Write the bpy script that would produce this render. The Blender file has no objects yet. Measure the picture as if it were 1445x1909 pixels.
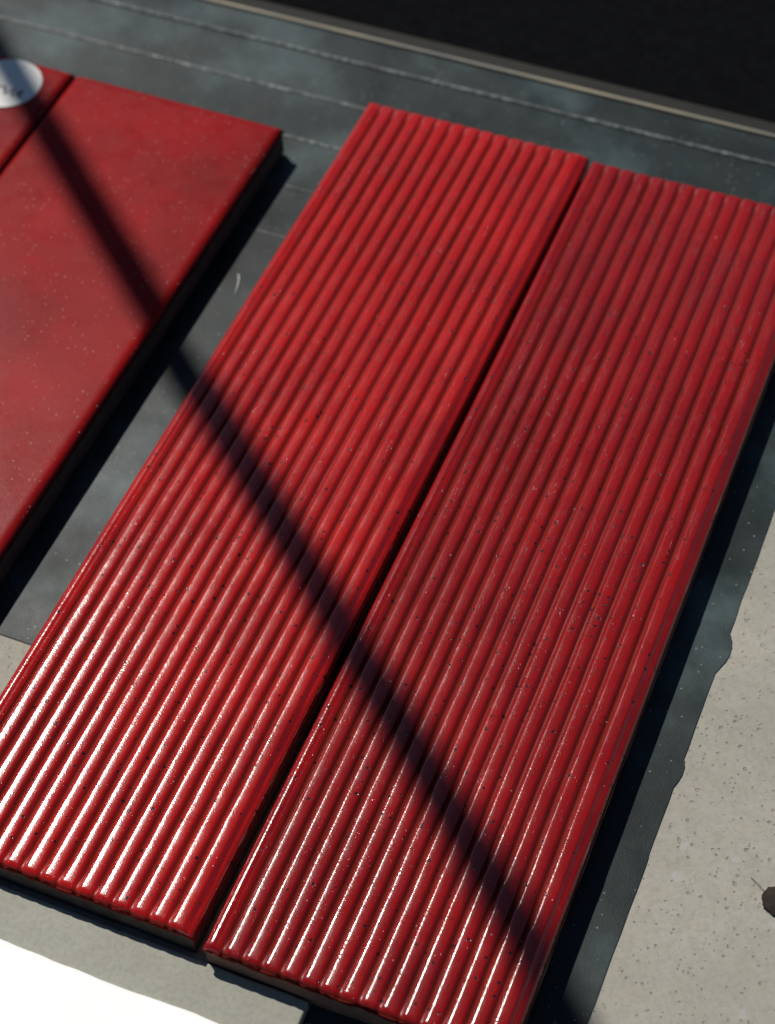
import bpy, bmesh, math, random
from mathutils import Vector, noise as mnoise

S = 0.063                      # one tile width in metres: every layout number below is in tile widths
TL = 3.805                     # tile length in tile widths (240 mm)
Z0 = 0.27                      # glaze level of the tiles, in tile widths
ZP = 0.115                     # concrete surface
KB = 0.045                     # height of the added block in front of the tiles
ZS = 0.12                      # slat top, the tiles stand on it
sc = bpy.context.scene
col = sc.collection

# ------------------------------------------------------------------ camera
cam = bpy.data.cameras.new('camera')
camo = bpy.data.objects.new('camera', cam); col.objects.link(camo)
camo.location = (2.71507*S, -5.99486*S, (5.52953+Z0)*S)
camo.rotation_euler = (math.radians(38.0033), math.radians(1.56675), math.radians(22.35506))
cam.sensor_fit = 'VERTICAL'; cam.sensor_height = 24.0; cam.lens = 24.0*3640.6/1909.0
cam.clip_start = 0.01; cam.clip_end = 50.0
cam.dof.use_dof = True; cam.dof.focus_distance = 0.405; cam.dof.aperture_fstop = 11.0
sc.camera = camo

# ------------------------------------------------------------------ sky, sun, exposure
SUN = Vector((-0.62, 0.42, 1.0)).normalized()       # towards the sun
elev = math.asin(SUN.z); azim = math.atan2(SUN.x, SUN.y)
w = bpy.data.worlds.new('World'); sc.world = w; w.use_nodes = True
nt = w.node_tree; bg = nt.nodes['Background']
sky = nt.nodes.new('ShaderNodeTexSky'); sky.sky_type = 'NISHITA'; sky.sun_disc = False; sky.dust_density = 0.1; sky.air_density = 0.8
sky.sun_elevation = elev; sky.sun_rotation = azim
nt.links.new(sky.outputs['Color'], bg.inputs['Color']); bg.inputs['Strength'].default_value = 0.05
sl = bpy.data.lights.new('sun', 'SUN'); sl.energy = 4.3; sl.angle = math.radians(0.53); sl.color = (1.0, 0.95, 0.88)
so = bpy.data.objects.new('sun', sl); col.objects.link(so); so.location = SUN*3
so.rotation_euler = SUN.to_track_quat('Z', 'Y').to_euler()
sc.view_settings.view_transform = 'Standard'; sc.view_settings.look = 'None'
sc.view_settings.exposure = 0.0; sc.view_settings.gamma = 1.0; sc.view_settings.use_curve_mapping = False

# ------------------------------------------------------------------ helpers
def tag(o, label=None, cat=None, group=None, kind=None):
    if label: o['label'] = label
    if cat: o['category'] = cat
    if group: o['group'] = group
    if kind: o['kind'] = kind
    return o

def link(name, me, mats, parent=None, smooth=False):
    o = bpy.data.objects.new(name, me); col.objects.link(o)
    for m in (mats if isinstance(mats, (list, tuple)) else [mats]):
        if m.name not in me.materials: me.materials.append(m)
    if parent: o.parent = parent
    if smooth:
        for p in me.polygons: p.use_smooth = True
    return o

def from_data(name, vs, fs, mats, parent=None, smooth=False, idx=None):
    me = bpy.data.meshes.new(name); me.from_pydata([tuple(c*S for c in v) for v in vs], [], fs); me.update()
    o = link(name, me, mats, parent, smooth)
    if idx:
        for p, i in zip(me.polygons, idx): p.material_index = i
    return o

def empty(name, loc, rz=0.0):
    o = bpy.data.objects.new(name, None); col.objects.link(o)
    o.location = [c*S for c in loc]; o.rotation_euler.z = rz; o.empty_display_size = 0.02
    return o

class N:                                            # short-hand for node trees
    def __init__(self, name):
        self.m = bpy.data.materials.new(name); self.m.use_nodes = True
        self.t = self.m.node_tree; self.b = self.t.nodes['Principled BSDF']
        tc = self.t.nodes.new('ShaderNodeTexCoord'); self.co = tc.outputs['Object']
    def set(self, **k):
        for a, x in k.items():
            self.b.inputs[a.replace('_', ' ')].default_value = x
    def link(self, a, b): self.t.links.new(a, b)
    def noise(self, scale, detail=3.0, rough=0.55, co=None, dist=0.0):
        n = self.t.nodes.new('ShaderNodeTexNoise'); n.inputs['Scale'].default_value = scale
        n.inputs['Detail'].default_value = detail; n.inputs['Roughness'].default_value = rough
        n.inputs['Distortion'].default_value = dist
        self.link(co or self.co, n.inputs['Vector']); return n.outputs['Fac']
    def vor(self, scale, co=None, rnd=1.0, out='Distance'):
        n = self.t.nodes.new('ShaderNodeTexVoronoi'); n.voronoi_dimensions = '2D'; n.inputs['Scale'].default_value = scale
        n.inputs['Randomness'].default_value = rnd
        self.link(co or self.co, n.inputs['Vector']); return n.outputs[out]
    def ramp(self, x, stops, interp='LINEAR'):
        n = self.t.nodes.new('ShaderNodeValToRGB'); n.color_ramp.interpolation = interp
        e = n.color_ramp.elements
        while len(e) < len(stops): e.new(0.5)
        for k, (p, c) in enumerate(stops):
            e[k].position = p; e[k].color = (*c, 1) if isinstance(c, tuple) else (c, c, c, 1)
        self.link(x, n.inputs['Fac']); return n.outputs['Color']
    def mix(self, fac, a, b):
        n = self.t.nodes.new('ShaderNodeMix'); n.data_type = 'RGBA'
        for s, x in ((n.inputs['Factor'], fac), (n.inputs['A'], a), (n.inputs['B'], b)):
            if isinstance(x, (int, float)): s.default_value = x
            elif isinstance(x, tuple): s.default_value = (*x, 1)
            else: self.link(x, s)
        return n.outputs['Result']
    def math(self, op, a, b=0.0, clamp=False):
        n = self.t.nodes.new('ShaderNodeMath'); n.operation = op; n.use_clamp = clamp
        for k, x in enumerate((a, b)):
            if isinstance(x, (int, float)): n.inputs[k].default_value = x
            else: self.link(x, n.inputs[k])
        return n.outputs[0]
    def mapping(self, scale=(1, 1, 1), rot=(0, 0, 0), loc=(0, 0, 0)):
        n = self.t.nodes.new('ShaderNodeMapping'); n.inputs['Scale'].default_value = scale
        n.inputs['Rotation'].default_value = rot; n.inputs['Location'].default_value = loc
        self.link(self.co, n.inputs['Vector']); return n.outputs['Vector']
    def sep(self):
        n = self.t.nodes.new('ShaderNodeSeparateXYZ'); self.link(self.co, n.inputs[0]); return n.outputs
    def bump(self, h, strength, dist, prev=None):
        n = self.t.nodes.new('ShaderNodeBump'); n.inputs['Strength'].default_value = strength
        n.inputs['Distance'].default_value = dist; self.link(h, n.inputs['Height'])
        if prev is not None: self.link(prev, n.inputs['Normal'])
        return n.outputs['Normal']

def specks(n, scale, cut, size, seed, rag=0.0):
    """sparse round specks: a few of the cells of a Voronoi grid, each with its own size"""
    co = n.mapping(loc=(seed, seed*1.7, seed*0.6))
    if rag:
        q = n.t.nodes.new('ShaderNodeTexNoise'); q.inputs['Scale'].default_value = scale*2.2; q.inputs['Detail'].default_value = 3; n.link(n.co, q.inputs['Vector'])
        r_ = n.t.nodes.new('ShaderNodeVectorMath'); r_.operation = 'MULTIPLY_ADD'
        n.link(q.outputs['Color'], r_.inputs[0]); r_.inputs[1].default_value = (rag/scale,)*3; n.link(co, r_.inputs[2]); co = r_.outputs[0]
    d = n.vor(scale, co); c = n.vor(scale, co, out='Color')
    s = n.t.nodes.new('ShaderNodeSeparateColor'); n.link(c, s.inputs[0])
    pick = n.math('GREATER_THAN', s.outputs[0], cut)
    rad = n.math('MULTIPLY_ADD', s.outputs[1], size); n.t.nodes[-1].inputs[2].default_value = size*0.5
    inside = n.math('SUBTRACT', 1.0, n.math('DIVIDE', d, rad), clamp=True)
    inside = n.math('MULTIPLY', inside, 3.0, clamp=True)
    return n.math('MULTIPLY', inside, pick)

def red_glaze(name, seed, ridged, base, dark, rough):
    n = N(name)
    big = n.noise(45 if ridged else 30, 4, 0.6, n.mapping(loc=(seed, 0, 0)))
    c = n.mix(n.ramp(big, [(0.35, 0.0), (0.68, 1.0)]), base, dark)
    fine = n.noise(900, 3, 0.6)
    c = n.mix(n.math('MULTIPLY', n.ramp(fine, [(0.45, 0.0), (0.75, 1.0)]), 0.25), c, (base[0]*1.15, base[1]*1.5+.004, base[2]*1.5+.004))
    if not ridged:                                  # thin brown rim where the glaze runs off the edge
        g = n.t.nodes.new('ShaderNodeMapRange'); n.link(n.sep()[2], g.inputs['Value'])
        g.inputs['From Min'].default_value = -0.010*S; g.inputs['From Max'].default_value = -0.026*S; g.clamp = True
        c = n.mix(n.math('MULTIPLY', g.outputs[0], 0.85), c, (0.050, 0.018, 0.011))
    if ridged:                                      # the glaze breaks brown where it is thin in the grooves
        z = n.sep()[2]
        g = n.t.nodes.new('ShaderNodeMapRange'); n.link(z, g.inputs['Value'])
        g.inputs['From Min'].default_value = -0.0042*S; g.inputs['From Max'].default_value = -0.0125*S
        g.clamp = True
        xx = n.sep()[0]                             # only between the ridges, not on the plain margins
        inner = n.math('MULTIPLY', n.math('GREATER_THAN', xx, 0.058*S), n.math('LESS_THAN', xx, 0.945*S))
        c = n.mix(n.math('MULTIPLY', n.math('MULTIPLY', g.outputs[0], inner), 0.75), c, (0.062, 0.010, 0.006))
        pin = specks(n, 460, 0.82, 0.14, seed)
        c = n.mix(n.math('MULTIPLY', pin, 0.95), c, (0.012, 0.006, 0.006))
        pin2 = specks(n, 800, 0.90, 0.17, seed+3)
        c = n.mix(n.math('MULTIPLY', pin2, 0.6), c, (0.03, 0.008, 0.008))
    dust = specks(n, 700 if ridged else 800, 0.99 if ridged else 0.88, 0.075, seed+7)
    c = n.mix(n.math('MULTIPLY', dust, 0.75), c, (0.75, 0.60, 0.55))
    n.link(c, n.b.inputs['Base Color'])
    r = n.ramp(n.noise(160, 4, 0.65), [(0.3, rough*0.8), (0.75, rough*1.35)])
    if ridged: r = n.mix(n.math('MULTIPLY', g.outputs[0], inner), r, (0.65, 0.65, 0.65))
    n.link(r, n.b.inputs['Roughness'])
    b1 = n.bump(n.noise(260, 3, 0.6), 0.05, 0.00025)
    patch = n.ramp(n.noise(220, 3, 0.6, n.mapping(loc=(0, seed, 0))), [(0.30, 0.75), (0.65, 1.0)])
    b2 = n.bump(n.math('MULTIPLY', n.noise(3000, 1, 0.6), patch), 0.36, 0.00007, b1)
    gl = n.ramp(n.noise(2300, 1, 0.5, n.mapping(loc=(seed*2, 3, 1))), [(0.66, 0.0), (0.73, 1.0)])   # scattered grains under the glaze
    b2 = n.bump(gl, 0.45, 0.00010, b2)
    if ridged: b2 = n.bump(n.math('SUBTRACT', 1.0, pin), 0.6, 0.0002, b2)
    n.link(b2, n.b.inputs['Normal'])
    n.set(Specular_IOR_Level=0.6 if ridged else 0.07)
    if ridged: n.link(n.math('SUBTRACT', 0.6, n.math('MULTIPLY', n.math('MULTIPLY', g.outputs[0], inner), 0.56)), n.b.inputs['Specular IOR Level'])   # dry, thin glaze in the grooves
    return n.m

M = {}
M['glaze_a'] = red_glaze('red_ridged_glaze', 1.0, True, (0.39, 0.0058, 0.003), (0.28, 0.0042, 0.0032), 0.165)
M['glaze_b'] = red_glaze('deep_red_ridged_glaze', 5.0, True, (0.26, 0.0036, 0.0024), (0.18, 0.0026, 0.0022), 0.160)
M['glaze_s'] = red_glaze('red_satin_glaze', 9.0, False, (0.26, 0.005, 0.006), (0.165, 0.006, 0.007), 0.36)

n = N('dark_fired_clay')
n.link(n.ramp(n.noise(350, 5, 0.65), [(0.3, (0.035, 0.026, 0.021)), (0.7, (0.085, 0.060, 0.048))]), n.b.inputs['Base Color'])
n.set(Roughness=0.85); n.link(n.bump(n.noise(700, 4, 0.7, n.mapping((1, 1, 0.3))), 0.7, 0.0006), n.b.inputs['Normal']); M['clay'] = n.m
n = N('red_brown_clay')
n.link(n.ramp(n.noise(350, 5, 0.65), [(0.3, (0.13, 0.068, 0.05)), (0.7, (0.20, 0.105, 0.075))]), n.b.inputs['Base Color'])
n.set(Roughness=0.85); n.link(n.bump(n.noise(700, 4, 0.7), 0.6, 0.0005), n.b.inputs['Normal']); M['clay_b'] = n.m

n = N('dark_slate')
c = n.ramp(n.noise(24, 6, 0.58), [(0.34, (0.006, 0.0085, 0.0088)), (0.50, (0.015, 0.0235, 0.024)), (0.68, (0.054, 0.080, 0.084))])  # cloudy bluish reflection painted into the slate colour
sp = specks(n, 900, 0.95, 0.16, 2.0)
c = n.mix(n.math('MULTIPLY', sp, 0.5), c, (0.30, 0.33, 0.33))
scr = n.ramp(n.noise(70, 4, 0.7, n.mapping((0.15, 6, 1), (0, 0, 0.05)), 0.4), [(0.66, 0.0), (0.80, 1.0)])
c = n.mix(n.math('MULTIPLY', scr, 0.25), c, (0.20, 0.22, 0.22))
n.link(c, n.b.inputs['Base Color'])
n.link(n.ramp(n.noise(35, 4, 0.6), [(0.3, 0.32), (0.7, 0.55)]), n.b.inputs['Roughness'])
n.set(Specular_IOR_Level=0.22)
n.link(n.bump(n.noise(2200, 3, 0.75), 0.3, 0.00012, n.bump(n.noise(60, 4, 0.6), 0.12, 0.0006)), n.b.inputs['Normal'])
M['slate'] = n.m
n = N('worn_slate_edge')
k = n.math('MULTIPLY', n.ramp(n.noise(420, 5, 0.75), [(0.46, 0.0), (0.66, 1.0)]), n.ramp(n.noise(38, 3, 0.6), [(0.36, 0.15), (0.62, 1.0)]))
n.link(n.mix(k, (0.022, 0.028, 0.029), (0.27, 0.31, 0.31)), n.b.inputs['Base Color'])  # edge wear, with the specular glint painted into its pale tone
n.set(Roughness=0.5); n.link(n.bump(n.noise(900, 3, 0.7), 0.6, 0.0003), n.b.inputs['Normal']); M['edge'] = n.m

def concrete(name, lo, hi, pits):
    n = N(name)
    c = n.ramp(n.noise(28, 6, 0.6), [(0.3, lo), (0.7, hi)])
    c = n.mix(n.ramp(n.noise(120, 4, 0.6), [(0.45, 0.0), (0.9, 0.45)]), c, (hi[0]*0.72, hi[1]*0.72, hi[2]*0.66))
    h = n.noise(900, 4, 0.7)
    c = n.mix(n.ramp(h, [(0.35, 0.30), (0.55, 0.0)]), c, (lo[0]*0.6, lo[1]*0.6, lo[2]*0.6))
    c = n.mix(n.ramp(n.noise(12, 5, 0.65), [(0.5, 0.0), (0.8, 0.35)]), c, (lo[0]*0.75, lo[1]*0.78, lo[2]*0.75))
    nb = n.bump(h, 0.25, 0.0003, n.bump(n.noise(160, 4, 0.6), 0.35, 0.0008))
    if pits:
        p1 = specks(n, 380, 0.86, 0.14, 4.0, 0.5); p2 = specks(n, 900, 0.84, 0.20, 11.0, 0.5); p3 = specks(n, 95, 0.93, 0.10, 23.0, 0.3)
        p = n.math('MAXIMUM', p1, p2)
        c = n.mix(n.math('MULTIPLY', n.math('MULTIPLY', p, n.ramp(n.noise(60, 3, 0.6), [(0.35, 0.1), (0.65, 1.0)])), 0.5), c, (lo[0]*0.35, lo[1]*0.35, lo[2]*0.35))
        c = n.mix(n.math('MULTIPLY', p3, 0.5), c, (0.36, 0.37, 0.36))
        nb = n.bump(n.math('SUBTRACT', 1.0, p), 0.6, 0.0004, nb)
    n.link(c, n.b.inputs['Base Color']); n.link(nb, n.b.inputs['Normal'])
    n.set(Roughness=0.9, Specular_IOR_Level=0.25); return n.m
M['concrete'] = concrete('pitted_concrete', (0.29, 0.278, 0.235), (0.37, 0.352, 0.30), True)
M['concrete_s'] = concrete('smooth_concrete', (0.28, 0.28, 0.235), (0.345, 0.345, 0.295), False)

def plain(name, a, b, rough, scale, spec=0.5, metal=0.0, stretch=(1, 1, 1), bs=0.2):
    n = N(name); x = n.noise(scale, 5, 0.65, n.mapping(stretch))
    n.link(n.ramp(x, [(0.35, a), (0.7, b)]), n.b.inputs['Base Color'])
    n.set(Roughness=rough, Specular_IOR_Level=spec, Metallic=metal)
    n.link(n.bump(x, bs, 0.0003), n.b.inputs['Normal']); return n.m
M['trim'] = plain('worn_pale_trim', (0.11, 0.11, 0.095), (0.30, 0.26, 0.17), 0.55, 60, stretch=(0.25, 1, 1))
M['rail'] = plain('dark_olive_rail', (0.012, 0.012, 0.010), (0.024, 0.023, 0.019), 0.7, 120, 0.2, stretch=(0.1, 1, 1))
M['black'] = plain('dark_gap_black', (0.0018, 0.0020, 0.0024), (0.0042, 0.0046, 0.0052), 0.95, 300, 0.05)  # near-black colour stands in for shade beyond the rail
M['paper'] = plain('white_sticker_paper', (0.60, 0.60, 0.57), (0.68, 0.68, 0.64), 0.6, 500, 0.4, bs=0.05)
M['white'] = plain('sunlit_ground_white', (0.84, 0.84, 0.83), (0.88, 0.88, 0.87), 0.6, 90, 0.4, bs=0.05)  # white colour stands in for sun glare on the ground
M['ink'] = plain('dark_ink', (0.03, 0.03, 0.035), (0.06, 0.06, 0.07), 0.6, 500, 0.3, bs=0.05)
M['leaf'] = plain('dry_leaf', (0.018, 0.013, 0.010), (0.035, 0.026, 0.020), 0.8, 400, 0.2)
M['pole'] = plain('dark_pole_paint', (0.02, 0.02, 0.02), (0.03, 0.03, 0.03), 0.5, 80)
M['lint'] = plain('pale_lint', (0.6, 0.6, 0.58), (0.75, 0.75, 0.72), 0.8, 500)

# ------------------------------------------------------------------ the setting
def prism(name, poly, z0, z1, mat, parent=None, sub=None):
    k = len(poly)
    vs = [(x, y, z0) for x, y in poly] + [(x, y, z1) for x, y in poly]
    fs = [tuple(range(k-1, -1, -1)), tuple(range(k, 2*k))] + [(i, (i+1) % k, k+(i+1) % k, k+i) for i in range(k)]
    return from_data(name, vs, fs, mat, parent)
def bevel(o, width, seg=2):
    m = o.modifiers.new('bevel', 'BEVEL'); m.width = width*S; m.segments = seg; m.limit_method = 'ANGLE'
    return o

def sstep(a, b, x):
    t = min(max((x-a)/(b-a), 0), 1); return t*t*(3-2*t)
xs = [-30, -12, -6, -4] + [-3+0.12*i for i in range(51)] + [4, 6, 12, 30]
ys = [-30, -12, -8] + [-6+0.12*i for i in range(14)] + [-4.35+0.03*i for i in range(22)] + [-3.6+0.15*i for i in range(32)] + [2, 4, 8, 14, 30]
vs, fs = [], []
for yy in ys:
    for x in xs:
        near = 1 if -3.5 < x < 4 and -6.5 < yy < 2 else 0
        vs.append((x, yy, ZP + near*0.003*mnoise.noise((x*2.5, yy*2.5, 3))*(1 if x > 2.3 else 0)))
k = len(xs)
for i in range(len(ys)-1):
    for j in range(k-1): fs.append((i*k+j, i*k+j+1, (i+1)*k+j+1, (i+1)*k+j))
tag(from_data('ground', vs, fs, M['concrete'], smooth=True), kind='structure')

# low concrete block, added to stand in for the shaded ground band
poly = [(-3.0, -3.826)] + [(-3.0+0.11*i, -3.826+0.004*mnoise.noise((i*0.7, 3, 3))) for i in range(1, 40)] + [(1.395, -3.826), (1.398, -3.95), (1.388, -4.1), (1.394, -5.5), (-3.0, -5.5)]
kb = prism('shade_band_block', poly, ZP-0.01, ZP+KB, M['concrete_s']); bevel(kb, 0.008, 3); tag(kb, kind='structure')

# dark slats lying across the plinth, each its own piece
random.seed(4)
ledge = empty('slate_decking', (0, 0, ZP))
tag(ledge, 'dark grey slate strips laid side by side under the red tiles', 'decking')
def slat(x0, x1, y0, y1, t, wear, lift=0.0, bumps=(), worn_ends=False):
    """flat strip with chamfered long edges and an uneven right end; t in tile widths"""
    e = (0.00015, 0.005, 0.002)[wear]; n_y = max(9, int((y1-y0)/0.03))
    gp = 0.0006 if wear else 0.0001
    ww = 0.012 if wear == 1 else 0.005
    ys = [y0+gp, y0+gp+e, y0+gp+e+ww] + [y0+gp+e+(y1-y0-2*gp-2*e)*i/n_y for i in range(1, n_y) if (y1-y0)*i/n_y > 0.02] + [y1-gp-e, y1-gp]
    vs, fs, idx = [], [], []
    off = 0.0
    for i, y in enumerate(ys):
        rim = i in (0, len(ys)-1)
        xe = x1 + off + 0.003*mnoise.noise((y*9, x1*3, 1.3))
        for (b0, b1, amp) in bumps:
            if b0 < y < b1: xe += amp*math.sin(math.pi*(y-b0)/(b1-b0))**0.5
        tilt = lift*(y-y0)/(y1-y0)
        zt = t + tilt - (e if rim else 0)
        nx = 24
        for j in range(nx+1):
            x = x0 + (xe-x0)*j/nx
            vs.append((x, y, zt + 0.0012*mnoise.noise((x*1.5, y*6, 2.0))))
        vs.append((xe, y, 0)); vs.append((x0, y, 0))
    R = nx+3
    for i in range(len(ys)-1):
        for j in range(nx+2):
            fs.append((i*R+j, i*R+j+1, (i+1)*R+j+1, (i+1)*R+j))
            idx.append(1 if wear and j < nx and i in (0, 1) else 0)
        fs.append((i*R+R-1, i*R, (i+1)*R, (i+1)*R+R-1)); idx.append(0)
    fs.append(tuple(range(R-1, -1, -1))); idx.append(0)
    b = (len(ys)-1)*R; fs.append(tuple(range(b, b+R))); idx.append(0)
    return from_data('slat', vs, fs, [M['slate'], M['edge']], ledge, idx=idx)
T = ZS-ZP
edges = [0.365, 0.090, -0.192, -0.478, -0.767, -2.95]
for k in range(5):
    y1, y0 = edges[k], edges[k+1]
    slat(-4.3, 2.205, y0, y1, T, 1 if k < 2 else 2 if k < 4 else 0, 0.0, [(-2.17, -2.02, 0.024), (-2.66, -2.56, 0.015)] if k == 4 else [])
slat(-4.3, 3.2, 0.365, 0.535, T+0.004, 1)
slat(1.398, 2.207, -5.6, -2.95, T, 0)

# pale trim, rail and a black sheet added for the unlit gap behind
def strip(name, prof, x0, x1, mat, nx=20):
    vs, fs = [], []; k = len(prof)
    for j in range(nx+1):
        x = x0+(x1-x0)*j/nx
        for (yy, zz) in prof: vs.append((x, yy+0.0015*mnoise.noise((x*0.9, yy*4, 5)), zz))
    for j in range(nx):
        for i in range(k): fs.append((j*k+i, j*k+(i+1) % k, (j+1)*k+(i+1) % k, (j+1)*k+i))
    fs.append(tuple(range(k))); fs.append(tuple(range(nx*k+k-1, nx*k-1, -1)))
    return from_data(name, vs, fs, mat)
tag(strip('trim_strip', [(0.538, ZP), (0.538, ZS+0.008), (0.541, ZS+0.012), (0.555, ZS+0.012), (0.559, ZS+0.008), (0.559, ZP)], -4.3, 4.0, M['trim']),
    'thin pale worn trim strip edging the dark slate', 'trim')
tag(strip('edge_rail', [(0.561, ZP), (0.561, ZS+0.004), (0.575, ZS+0.008), (0.625, ZS+0.004), (0.640, ZS-0.001), (0.640, ZP)], -4.3, 4.0, M['rail']),
    'dark olive rail just behind the thin pale trim', 'rail')
bp = prism('dark_gap_sheet', [(-6, 0.642), (7, 0.642), (7, 7), (-6, 7)], ZP, ZS+0.002, M['black'])
tag(bp, 'added black felt sheet beyond the pale trim strip', 'backdrop')

# ------------------------------------------------------------------ tiles
NR, PITCH, C0 = 14, 0.0648, 0.100
def ridge_profile(u):
    """height of the glazed surface across the tile, 0..1 -> tile widths"""
    G = 0.0150                                     # groove depth
    t = (u-C0)/PITCH
    if t < -0.5: return -0.003*sstep(0.030, 0.040, u) - (G-0.003)*sstep(0.050, 0.068, u)
    if t > NR-0.5: return -G*sstep(1.0, 0.35, t-(NR-0.5)) - 0.002
    ph = abs(t-round(t))*2                         # 0 on the crest, 1 in the groove
    return -0.0036*ph*ph*(1 if ph < 0.62 else (0.62/ph)**1.5) - (G-0.0035)*sstep(0.48, 1.02, ph)
def rnd(d, r):
    return 0.0 if d >= r else r-math.sqrt(max(0.0, r*r-(r-max(d, 0))**2))

def ridged_tile(name, seed, mat, clay):
    t = empty(name, (0, 0, 0))
    us = []
    fine = NR*18
    a, b = 0.062, C0+PITCH*(NR-0.5)
    us += [0.0, 0.002, 0.006, 0.012, 0.020, 0.028, 0.034, 0.038, 0.044, 0.052]
    us += [a+(b-a)*i/fine for i in range(fine+1)]
    us += [b+(1-b)*q for q in (0.12, 0.3, 0.5, 0.65, 0.78, 0.88, 0.95, 1.0)]
    vsn = [0.0, 0.003, 0.008, 0.015, 0.025, 0.04, 0.06] + [0.06+(TL-0.12)*i/150 for i in range(1, 150)] + [TL-q for q in (0.06, 0.04, 0.025, 0.015, 0.008, 0.003, 0.0)]
    vs, fs = [], []
    nu, nv = len(us), len(vsn)
    r = 0.028
    for v in vsn:
        ef = min(1.0, min(v, TL-v)/0.07)
        for u in us:
            du = 0.0022*mnoise.noise((u*7+seed*3, v*2.2, seed)) + 0.0012*mnoise.noise((u*16, v*9, seed+4))
            z = ridge_profile(min(max(u+du*sstep(0.05, 0.10, u)*sstep(0.98, 0.93, u), 0), 1))
            amp = 1 + 0.08*mnoise.noise((u*18, v*4, seed+8))
            z *= amp*(0.35+0.65*ef)
            z += 0.0002*mnoise.noise((u*28, v*16, seed+2)) + 0.004*mnoise.noise((u*2.2, v*1.1, seed+5))
            z -= max(rnd(min(u, 1-u), r), rnd(min(v, TL-v), 0.022))*0.95
            ex = 0.0025*mnoise.noise((v*3, seed, 1)) if u in (0.0, 1.0) else 0
            ey = 0.004*mnoise.noise((u*12, seed, 3)) if v in (0.0, vsn[-1]) else 0
            vs.append((u+ex, -v+ey, z))
    for i in range(nv-1):
        for j in range(nu-1):
            fs.append((i*nu+j, (i+1)*nu+j, (i+1)*nu+j+1, i*nu+j+1))
    # skirt: the glaze runs a little way down the sides, in scallops at the ends
    ring = [j for j in range(nu)] + [i*nu+nu-1 for i in range(1, nv)] + [(nv-1)*nu+j for j in range(nu-2, -1, -1)] + [i*nu for i in range(nv-2, 0, -1)]
    base = len(vs)
    for q in ring:
        x, y, z = vs[q]
        end = y > -0.01 or y < -TL+0.01
        t_ = (x-C0)/PITCH; ph = abs(t_-round(t_))*2
        d = (0.010+0.012*(1-ph) + 0.006*mnoise.noise((x*30, y, seed))) if end else (0.030+0.012*mnoise.noise((x, y*5, seed)))
        vs.append((x, y, z-d))
    for i in range(len(ring)):
        j = (i+1) % len(ring)
        fs.append((ring[j], ring[i], base+i, base+j))
    from_data('glaze', vs, fs, mat, t, smooth=True)
    body(t, seed, clay, -0.15, -0.030)
    return t

def body(t, seed, mat, z0, z1, inset=0.005, W=1.0):
    """fired clay body below the glaze, with a slightly rough outline"""
    vs, fs = [], []
    def outline(z, ins):
        pts = []
        n1, n2 = 24, 70
        for i in range(n1): pts.append((ins+(W-2*ins)*i/n1, -ins))
        for i in range(n2): pts.append((W-ins, -ins-(TL-2*ins)*i/n2))
        for i in range(n1): pts.append((W-ins-(W-2*ins)*i/n1, -TL+ins))
        for i in range(n2): pts.append((ins, -TL+ins+(TL-2*ins)*i/n2))
        out = []
        for x, y in pts:
            a = 0.0045*mnoise.noise((x*8, y*8, seed+z*30))
            out.append((x+(a if x > W/2 else -a), y+(a if y > -TL/2 else -a), z))
        return out
    lev = [(z0, inset+0.012), (z0+0.012, inset), (z0+0.05, inset-0.002), (z0+0.085, inset+0.001), (z1, inset), (z1+0.002, inset+0.02)]
    k = 0
    for z, ins in lev: vs += outline(z, ins)
    k = len(vs)//len(lev)
    for a in range(len(lev)-1):
        for i in range(k): fs.append((a*k+i, (a+1)*k+i, (a+1)*k+(i+1) % k, a*k+(i+1) % k))
    fs.append(tuple(range(k))); fs.append(tuple(range(len(vs)-1, len(vs)-1-k, -1)))
    return from_data('clay_body', vs, fs, mat, t)

def smooth_tile(name, seed, mat, clay, W=1.0):
    t = empty(name, (0, 0, 0))
    def ax(L, nmid, r):
        e = [0, 0.0015, 0.005, 0.011, 0.02, 0.032, 0.048, 0.07]
        return e + [0.07+(L-0.14)*i/nmid for i in range(1, nmid)] + [L-q for q in e[::-1]]
    us, vn = ax(W, 24, 0), ax(TL, 70, 0)
    nu, nv = len(us), len(vn); vs, fs = [], []
    for v in vn:
        for u in us:
            z = -max(rnd(min(u, W-u), 0.032), rnd(min(v, TL-v), 0.032))*0.95
            z += 0.003*mnoise.noise((u*3, v*2, seed)) + 0.0008*mnoise.noise((u*14, v*12, seed+3))
            ex = 0.003*mnoise.noise((v*4, seed, 1)) if u in (0, us[-1]) else 0
            vs.append((u+ex, -v, z))
    for i in range(nv-1):
        for j in range(nu-1): fs.append((i*nu+j, (i+1)*nu+j, (i+1)*nu+j+1, i*nu+j+1))
    ring = [j for j in range(nu)] + [i*nu+nu-1 for i in range(1, nv)] + [(nv-1)*nu+j for j in range(nu-2, -1, -1)] + [i*nu for i in range(nv-2, 0, -1)]
    base = len(vs)
    for q in ring:
        x, y, z = vs[q]; vs.append((x, y, z-0.008-0.004*mnoise.noise((x*9, y*9, seed))))
    for i in range(len(ring)):
        j = (i+1) % len(ring); fs.append((ring[j], ring[i], base+i, base+j))
    from_data('glaze', vs, fs, mat, t, smooth=True)
    body(t, seed, clay, -0.15, -0.052, 0.006, W)
    return t

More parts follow.
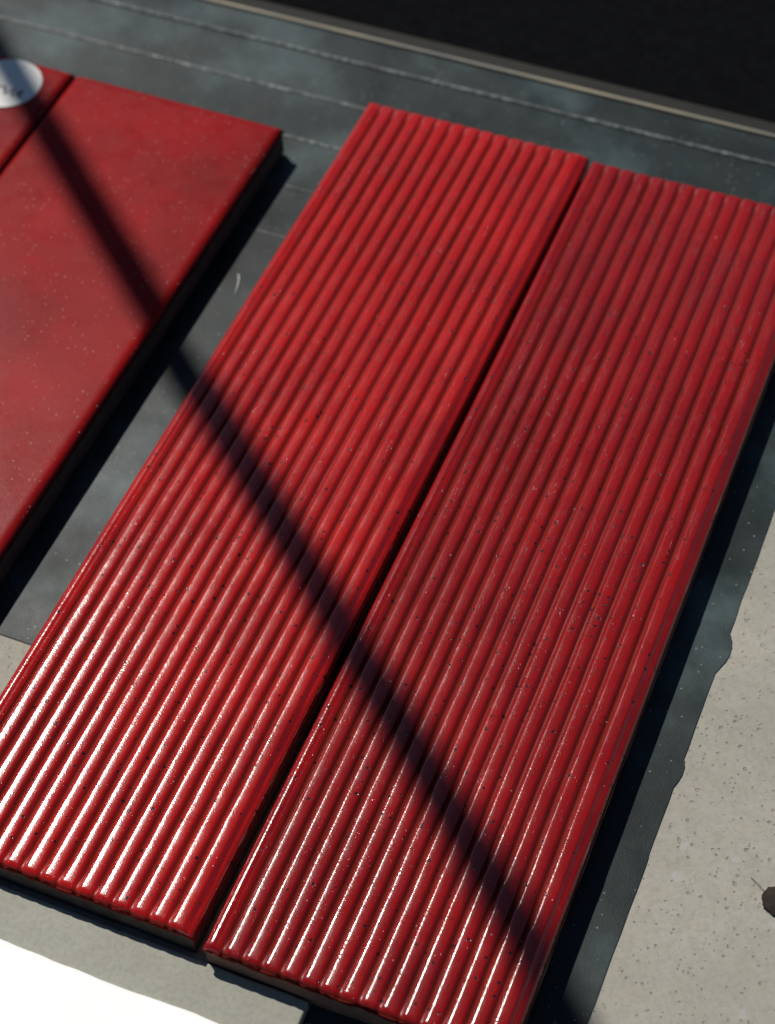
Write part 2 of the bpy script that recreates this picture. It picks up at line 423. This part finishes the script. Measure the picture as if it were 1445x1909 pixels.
t1 = ridged_tile('ridged_tile', 1.0, M['glaze_a'], M['clay'])
t1.location = (0, 0, Z0*S)
tag(t1, 'bright red ridged glazed tile next to the smooth red tile', 'tile', 'ridged red tiles lying side by side')
t2 = ridged_tile('ridged_tile', 6.0, M['glaze_b'], M['clay_b'])
t2.location = (1.0165*S, -0.020*S, Z0*S); t2.rotation_euler.z = 0.0064
tag(t2, 'darker red ridged glazed tile beside the bare concrete', 'tile', 'ridged red tiles lying side by side')
s1 = smooth_tile('smooth_tile', 3.0, M['glaze_s'], M['clay'])
s1.location = ((-0.2754-1.0)*S, -0.2836*S, Z0*S); s1.rotation_euler.z = -0.0036
tag(s1, 'smooth satin red tile without sticker beside the ridged tile', 'tile', 'smooth red tiles')
s0 = smooth_tile('smooth_tile', 13.0, M['glaze_s'], M['clay'])
s0.location = ((-1.288-1.0)*S, -0.280*S, Z0*S)
tag(s0, 'smooth red tile carrying a round white sticker', 'tile', 'smooth red tiles')

# round sticker with handwriting on the far smooth tile
st = empty('sticker', (-1.53, -0.46, Z0+0.001))
tag(st, 'round white paper sticker with dark handwriting on red tile', 'sticker')
k = 64; r = 0.16
vs = [(r*math.cos(2*math.pi*i/k), r*math.sin(2*math.pi*i/k), z) for z in (0.001, 0.005) for i in range(k)]
fs = [tuple(range(k-1, -1, -1)), tuple(range(k, 2*k))] + [(i, (i+1) % k, k+(i+1) % k, k+i) for i in range(k)]
from_data('paper_disc', vs, fs, M['paper'], st)
def stroke(name, pts, wd, parent, mat, z=0.0062):
    vs, fs = [], []
    for i, (x, y) in enumerate(pts):
        a = Vector(pts[max(i-1, 0)]); b = Vector(pts[min(i+1, len(pts)-1)]); d = (b-a).normalized(); nn = Vector((-d.y, d.x))*wd/2
        vs += [(x+nn.x, y+nn.y, z), (x-nn.x, y-nn.y, z)]
    for i in range(len(pts)-1): fs.append((2*i, 2*i+1, 2*i+3, 2*i+2))
    return from_data(name, vs, fs, mat, parent)
for line in ([(-0.10, -0.03), (-0.06, -0.02), (-0.03, -0.035), (0.0, -0.025), (0.02, -0.028)],
             [(0.012, -0.025), (0.035, -0.07), (0.045, -0.045), (0.06, -0.018), (0.062, -0.05), (0.07, -0.075), (0.085, -0.04), (0.10, -0.022)],
             [(0.10, -0.022), (0.092, -0.05), (0.098, -0.07), (0.115, -0.06)]):
    stroke('handwriting', line, 0.009, st, M['ink'])

# ------------------------------------------------------------------ white sheet added for the blown-out sunlit ground
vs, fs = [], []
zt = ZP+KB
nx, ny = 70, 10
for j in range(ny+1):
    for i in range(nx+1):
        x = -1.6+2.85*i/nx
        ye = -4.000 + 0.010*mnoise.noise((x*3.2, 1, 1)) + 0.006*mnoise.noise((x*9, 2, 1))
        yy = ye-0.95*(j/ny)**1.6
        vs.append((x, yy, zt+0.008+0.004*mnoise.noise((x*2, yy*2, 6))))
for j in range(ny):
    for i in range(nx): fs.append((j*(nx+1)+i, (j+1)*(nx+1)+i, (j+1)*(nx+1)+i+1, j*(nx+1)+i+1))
o = from_data('sunlit_ground_sheet', vs, fs, M['white'], smooth=True)
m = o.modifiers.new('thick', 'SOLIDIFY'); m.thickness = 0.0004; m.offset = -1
tag(o, 'added white sheet standing in for blown-out sunlit ground before the tiles', 'sheet')

# ------------------------------------------------------------------ small things
def leaf(px, py):
    lf = empty('dry_leaf', (px, py, ZP))
    tag(lf, 'dark ragged scrap of dry leaf lying on the concrete', 'leaf')
    random.seed(3); k = 26; vs = [(0, 0, 0.012)]; fs = []
    for i in range(k):
        a = 2*math.pi*i/k; rr = 0.052*(1+0.22*mnoise.noise((math.cos(a)*3, math.sin(a)*3, 7))+random.uniform(-0.07, 0.07))
        vs.append((rr*math.cos(a)*1.1, rr*math.sin(a), 0.004+0.010*(math.sin(a*2)*0.5+0.5)))
    for i in range(k): fs.append((0, 1+i, 1+(i+1) % k))
    o = from_data('blade', vs, fs, M['leaf'], lf)
    m = o.modifiers.new('thick', 'SOLIDIFY'); m.thickness = 0.0002
    tube('stem', [(-0.045, 0.012, 0.006), (-0.075, 0.03, 0.010), (-0.105, 0.048, 0.004)], 0.0009, M['leaf'], lf)
def tube(name, pts, rad, mat, parent=None, n=6):
    vs, fs = [], []
    for i, p in enumerate(pts):
        p = Vector(p); d = (Vector(pts[min(i+1, len(pts)-1)])-Vector(pts[max(i-1, 0)])).normalized()
        u = d.orthogonal().normalized(); v = d.cross(u)
        for q in range(n):
            a = 2*math.pi*q/n; vs.append(tuple(p+u*rad*math.cos(a)+v*rad*math.sin(a)))
    for i in range(len(pts)-1):
        for q in range(n): fs.append((i*n+q, i*n+(q+1) % n, (i+1)*n+(q+1) % n, (i+1)*n+q))
    fs.append(tuple(range(n-1, -1, -1))); fs.append(tuple(range(len(vs)-n, len(vs))))
    return from_data(name, vs, fs, mat, parent, smooth=True)
leaf(2.640, -2.95)
tag(tube('lint_fibre', [(-0.155, -1.03, ZS+0.003), (-0.142, -1.05, ZS+0.005), (-0.128, -1.09, ZS+0.006), (-0.118, -1.14, ZS+0.003)], 0.0022, M['lint']),
    'small pale curved lint fibre on the dark slate strip', 'lint')

# pole outside the picture whose shadow crosses the tiles
def over(px, py, z): return Vector((px-0.62*z, py+0.42*z, z+Z0))
A = over(-1.25, -0.632, 9.5); B = over(2.006, -3.475, 10.5); d = B-A
base = A - d*((A.z-ZP)/d.z)
tip = B + d*1.2
po = tube('leaning_pole', [tuple(base+(tip-base)*i/12) for i in range(13)], 0.080, M['pole'], None, 20)
tag(po, 'dark slender pole leaning over the tiles and shading them', 'pole')
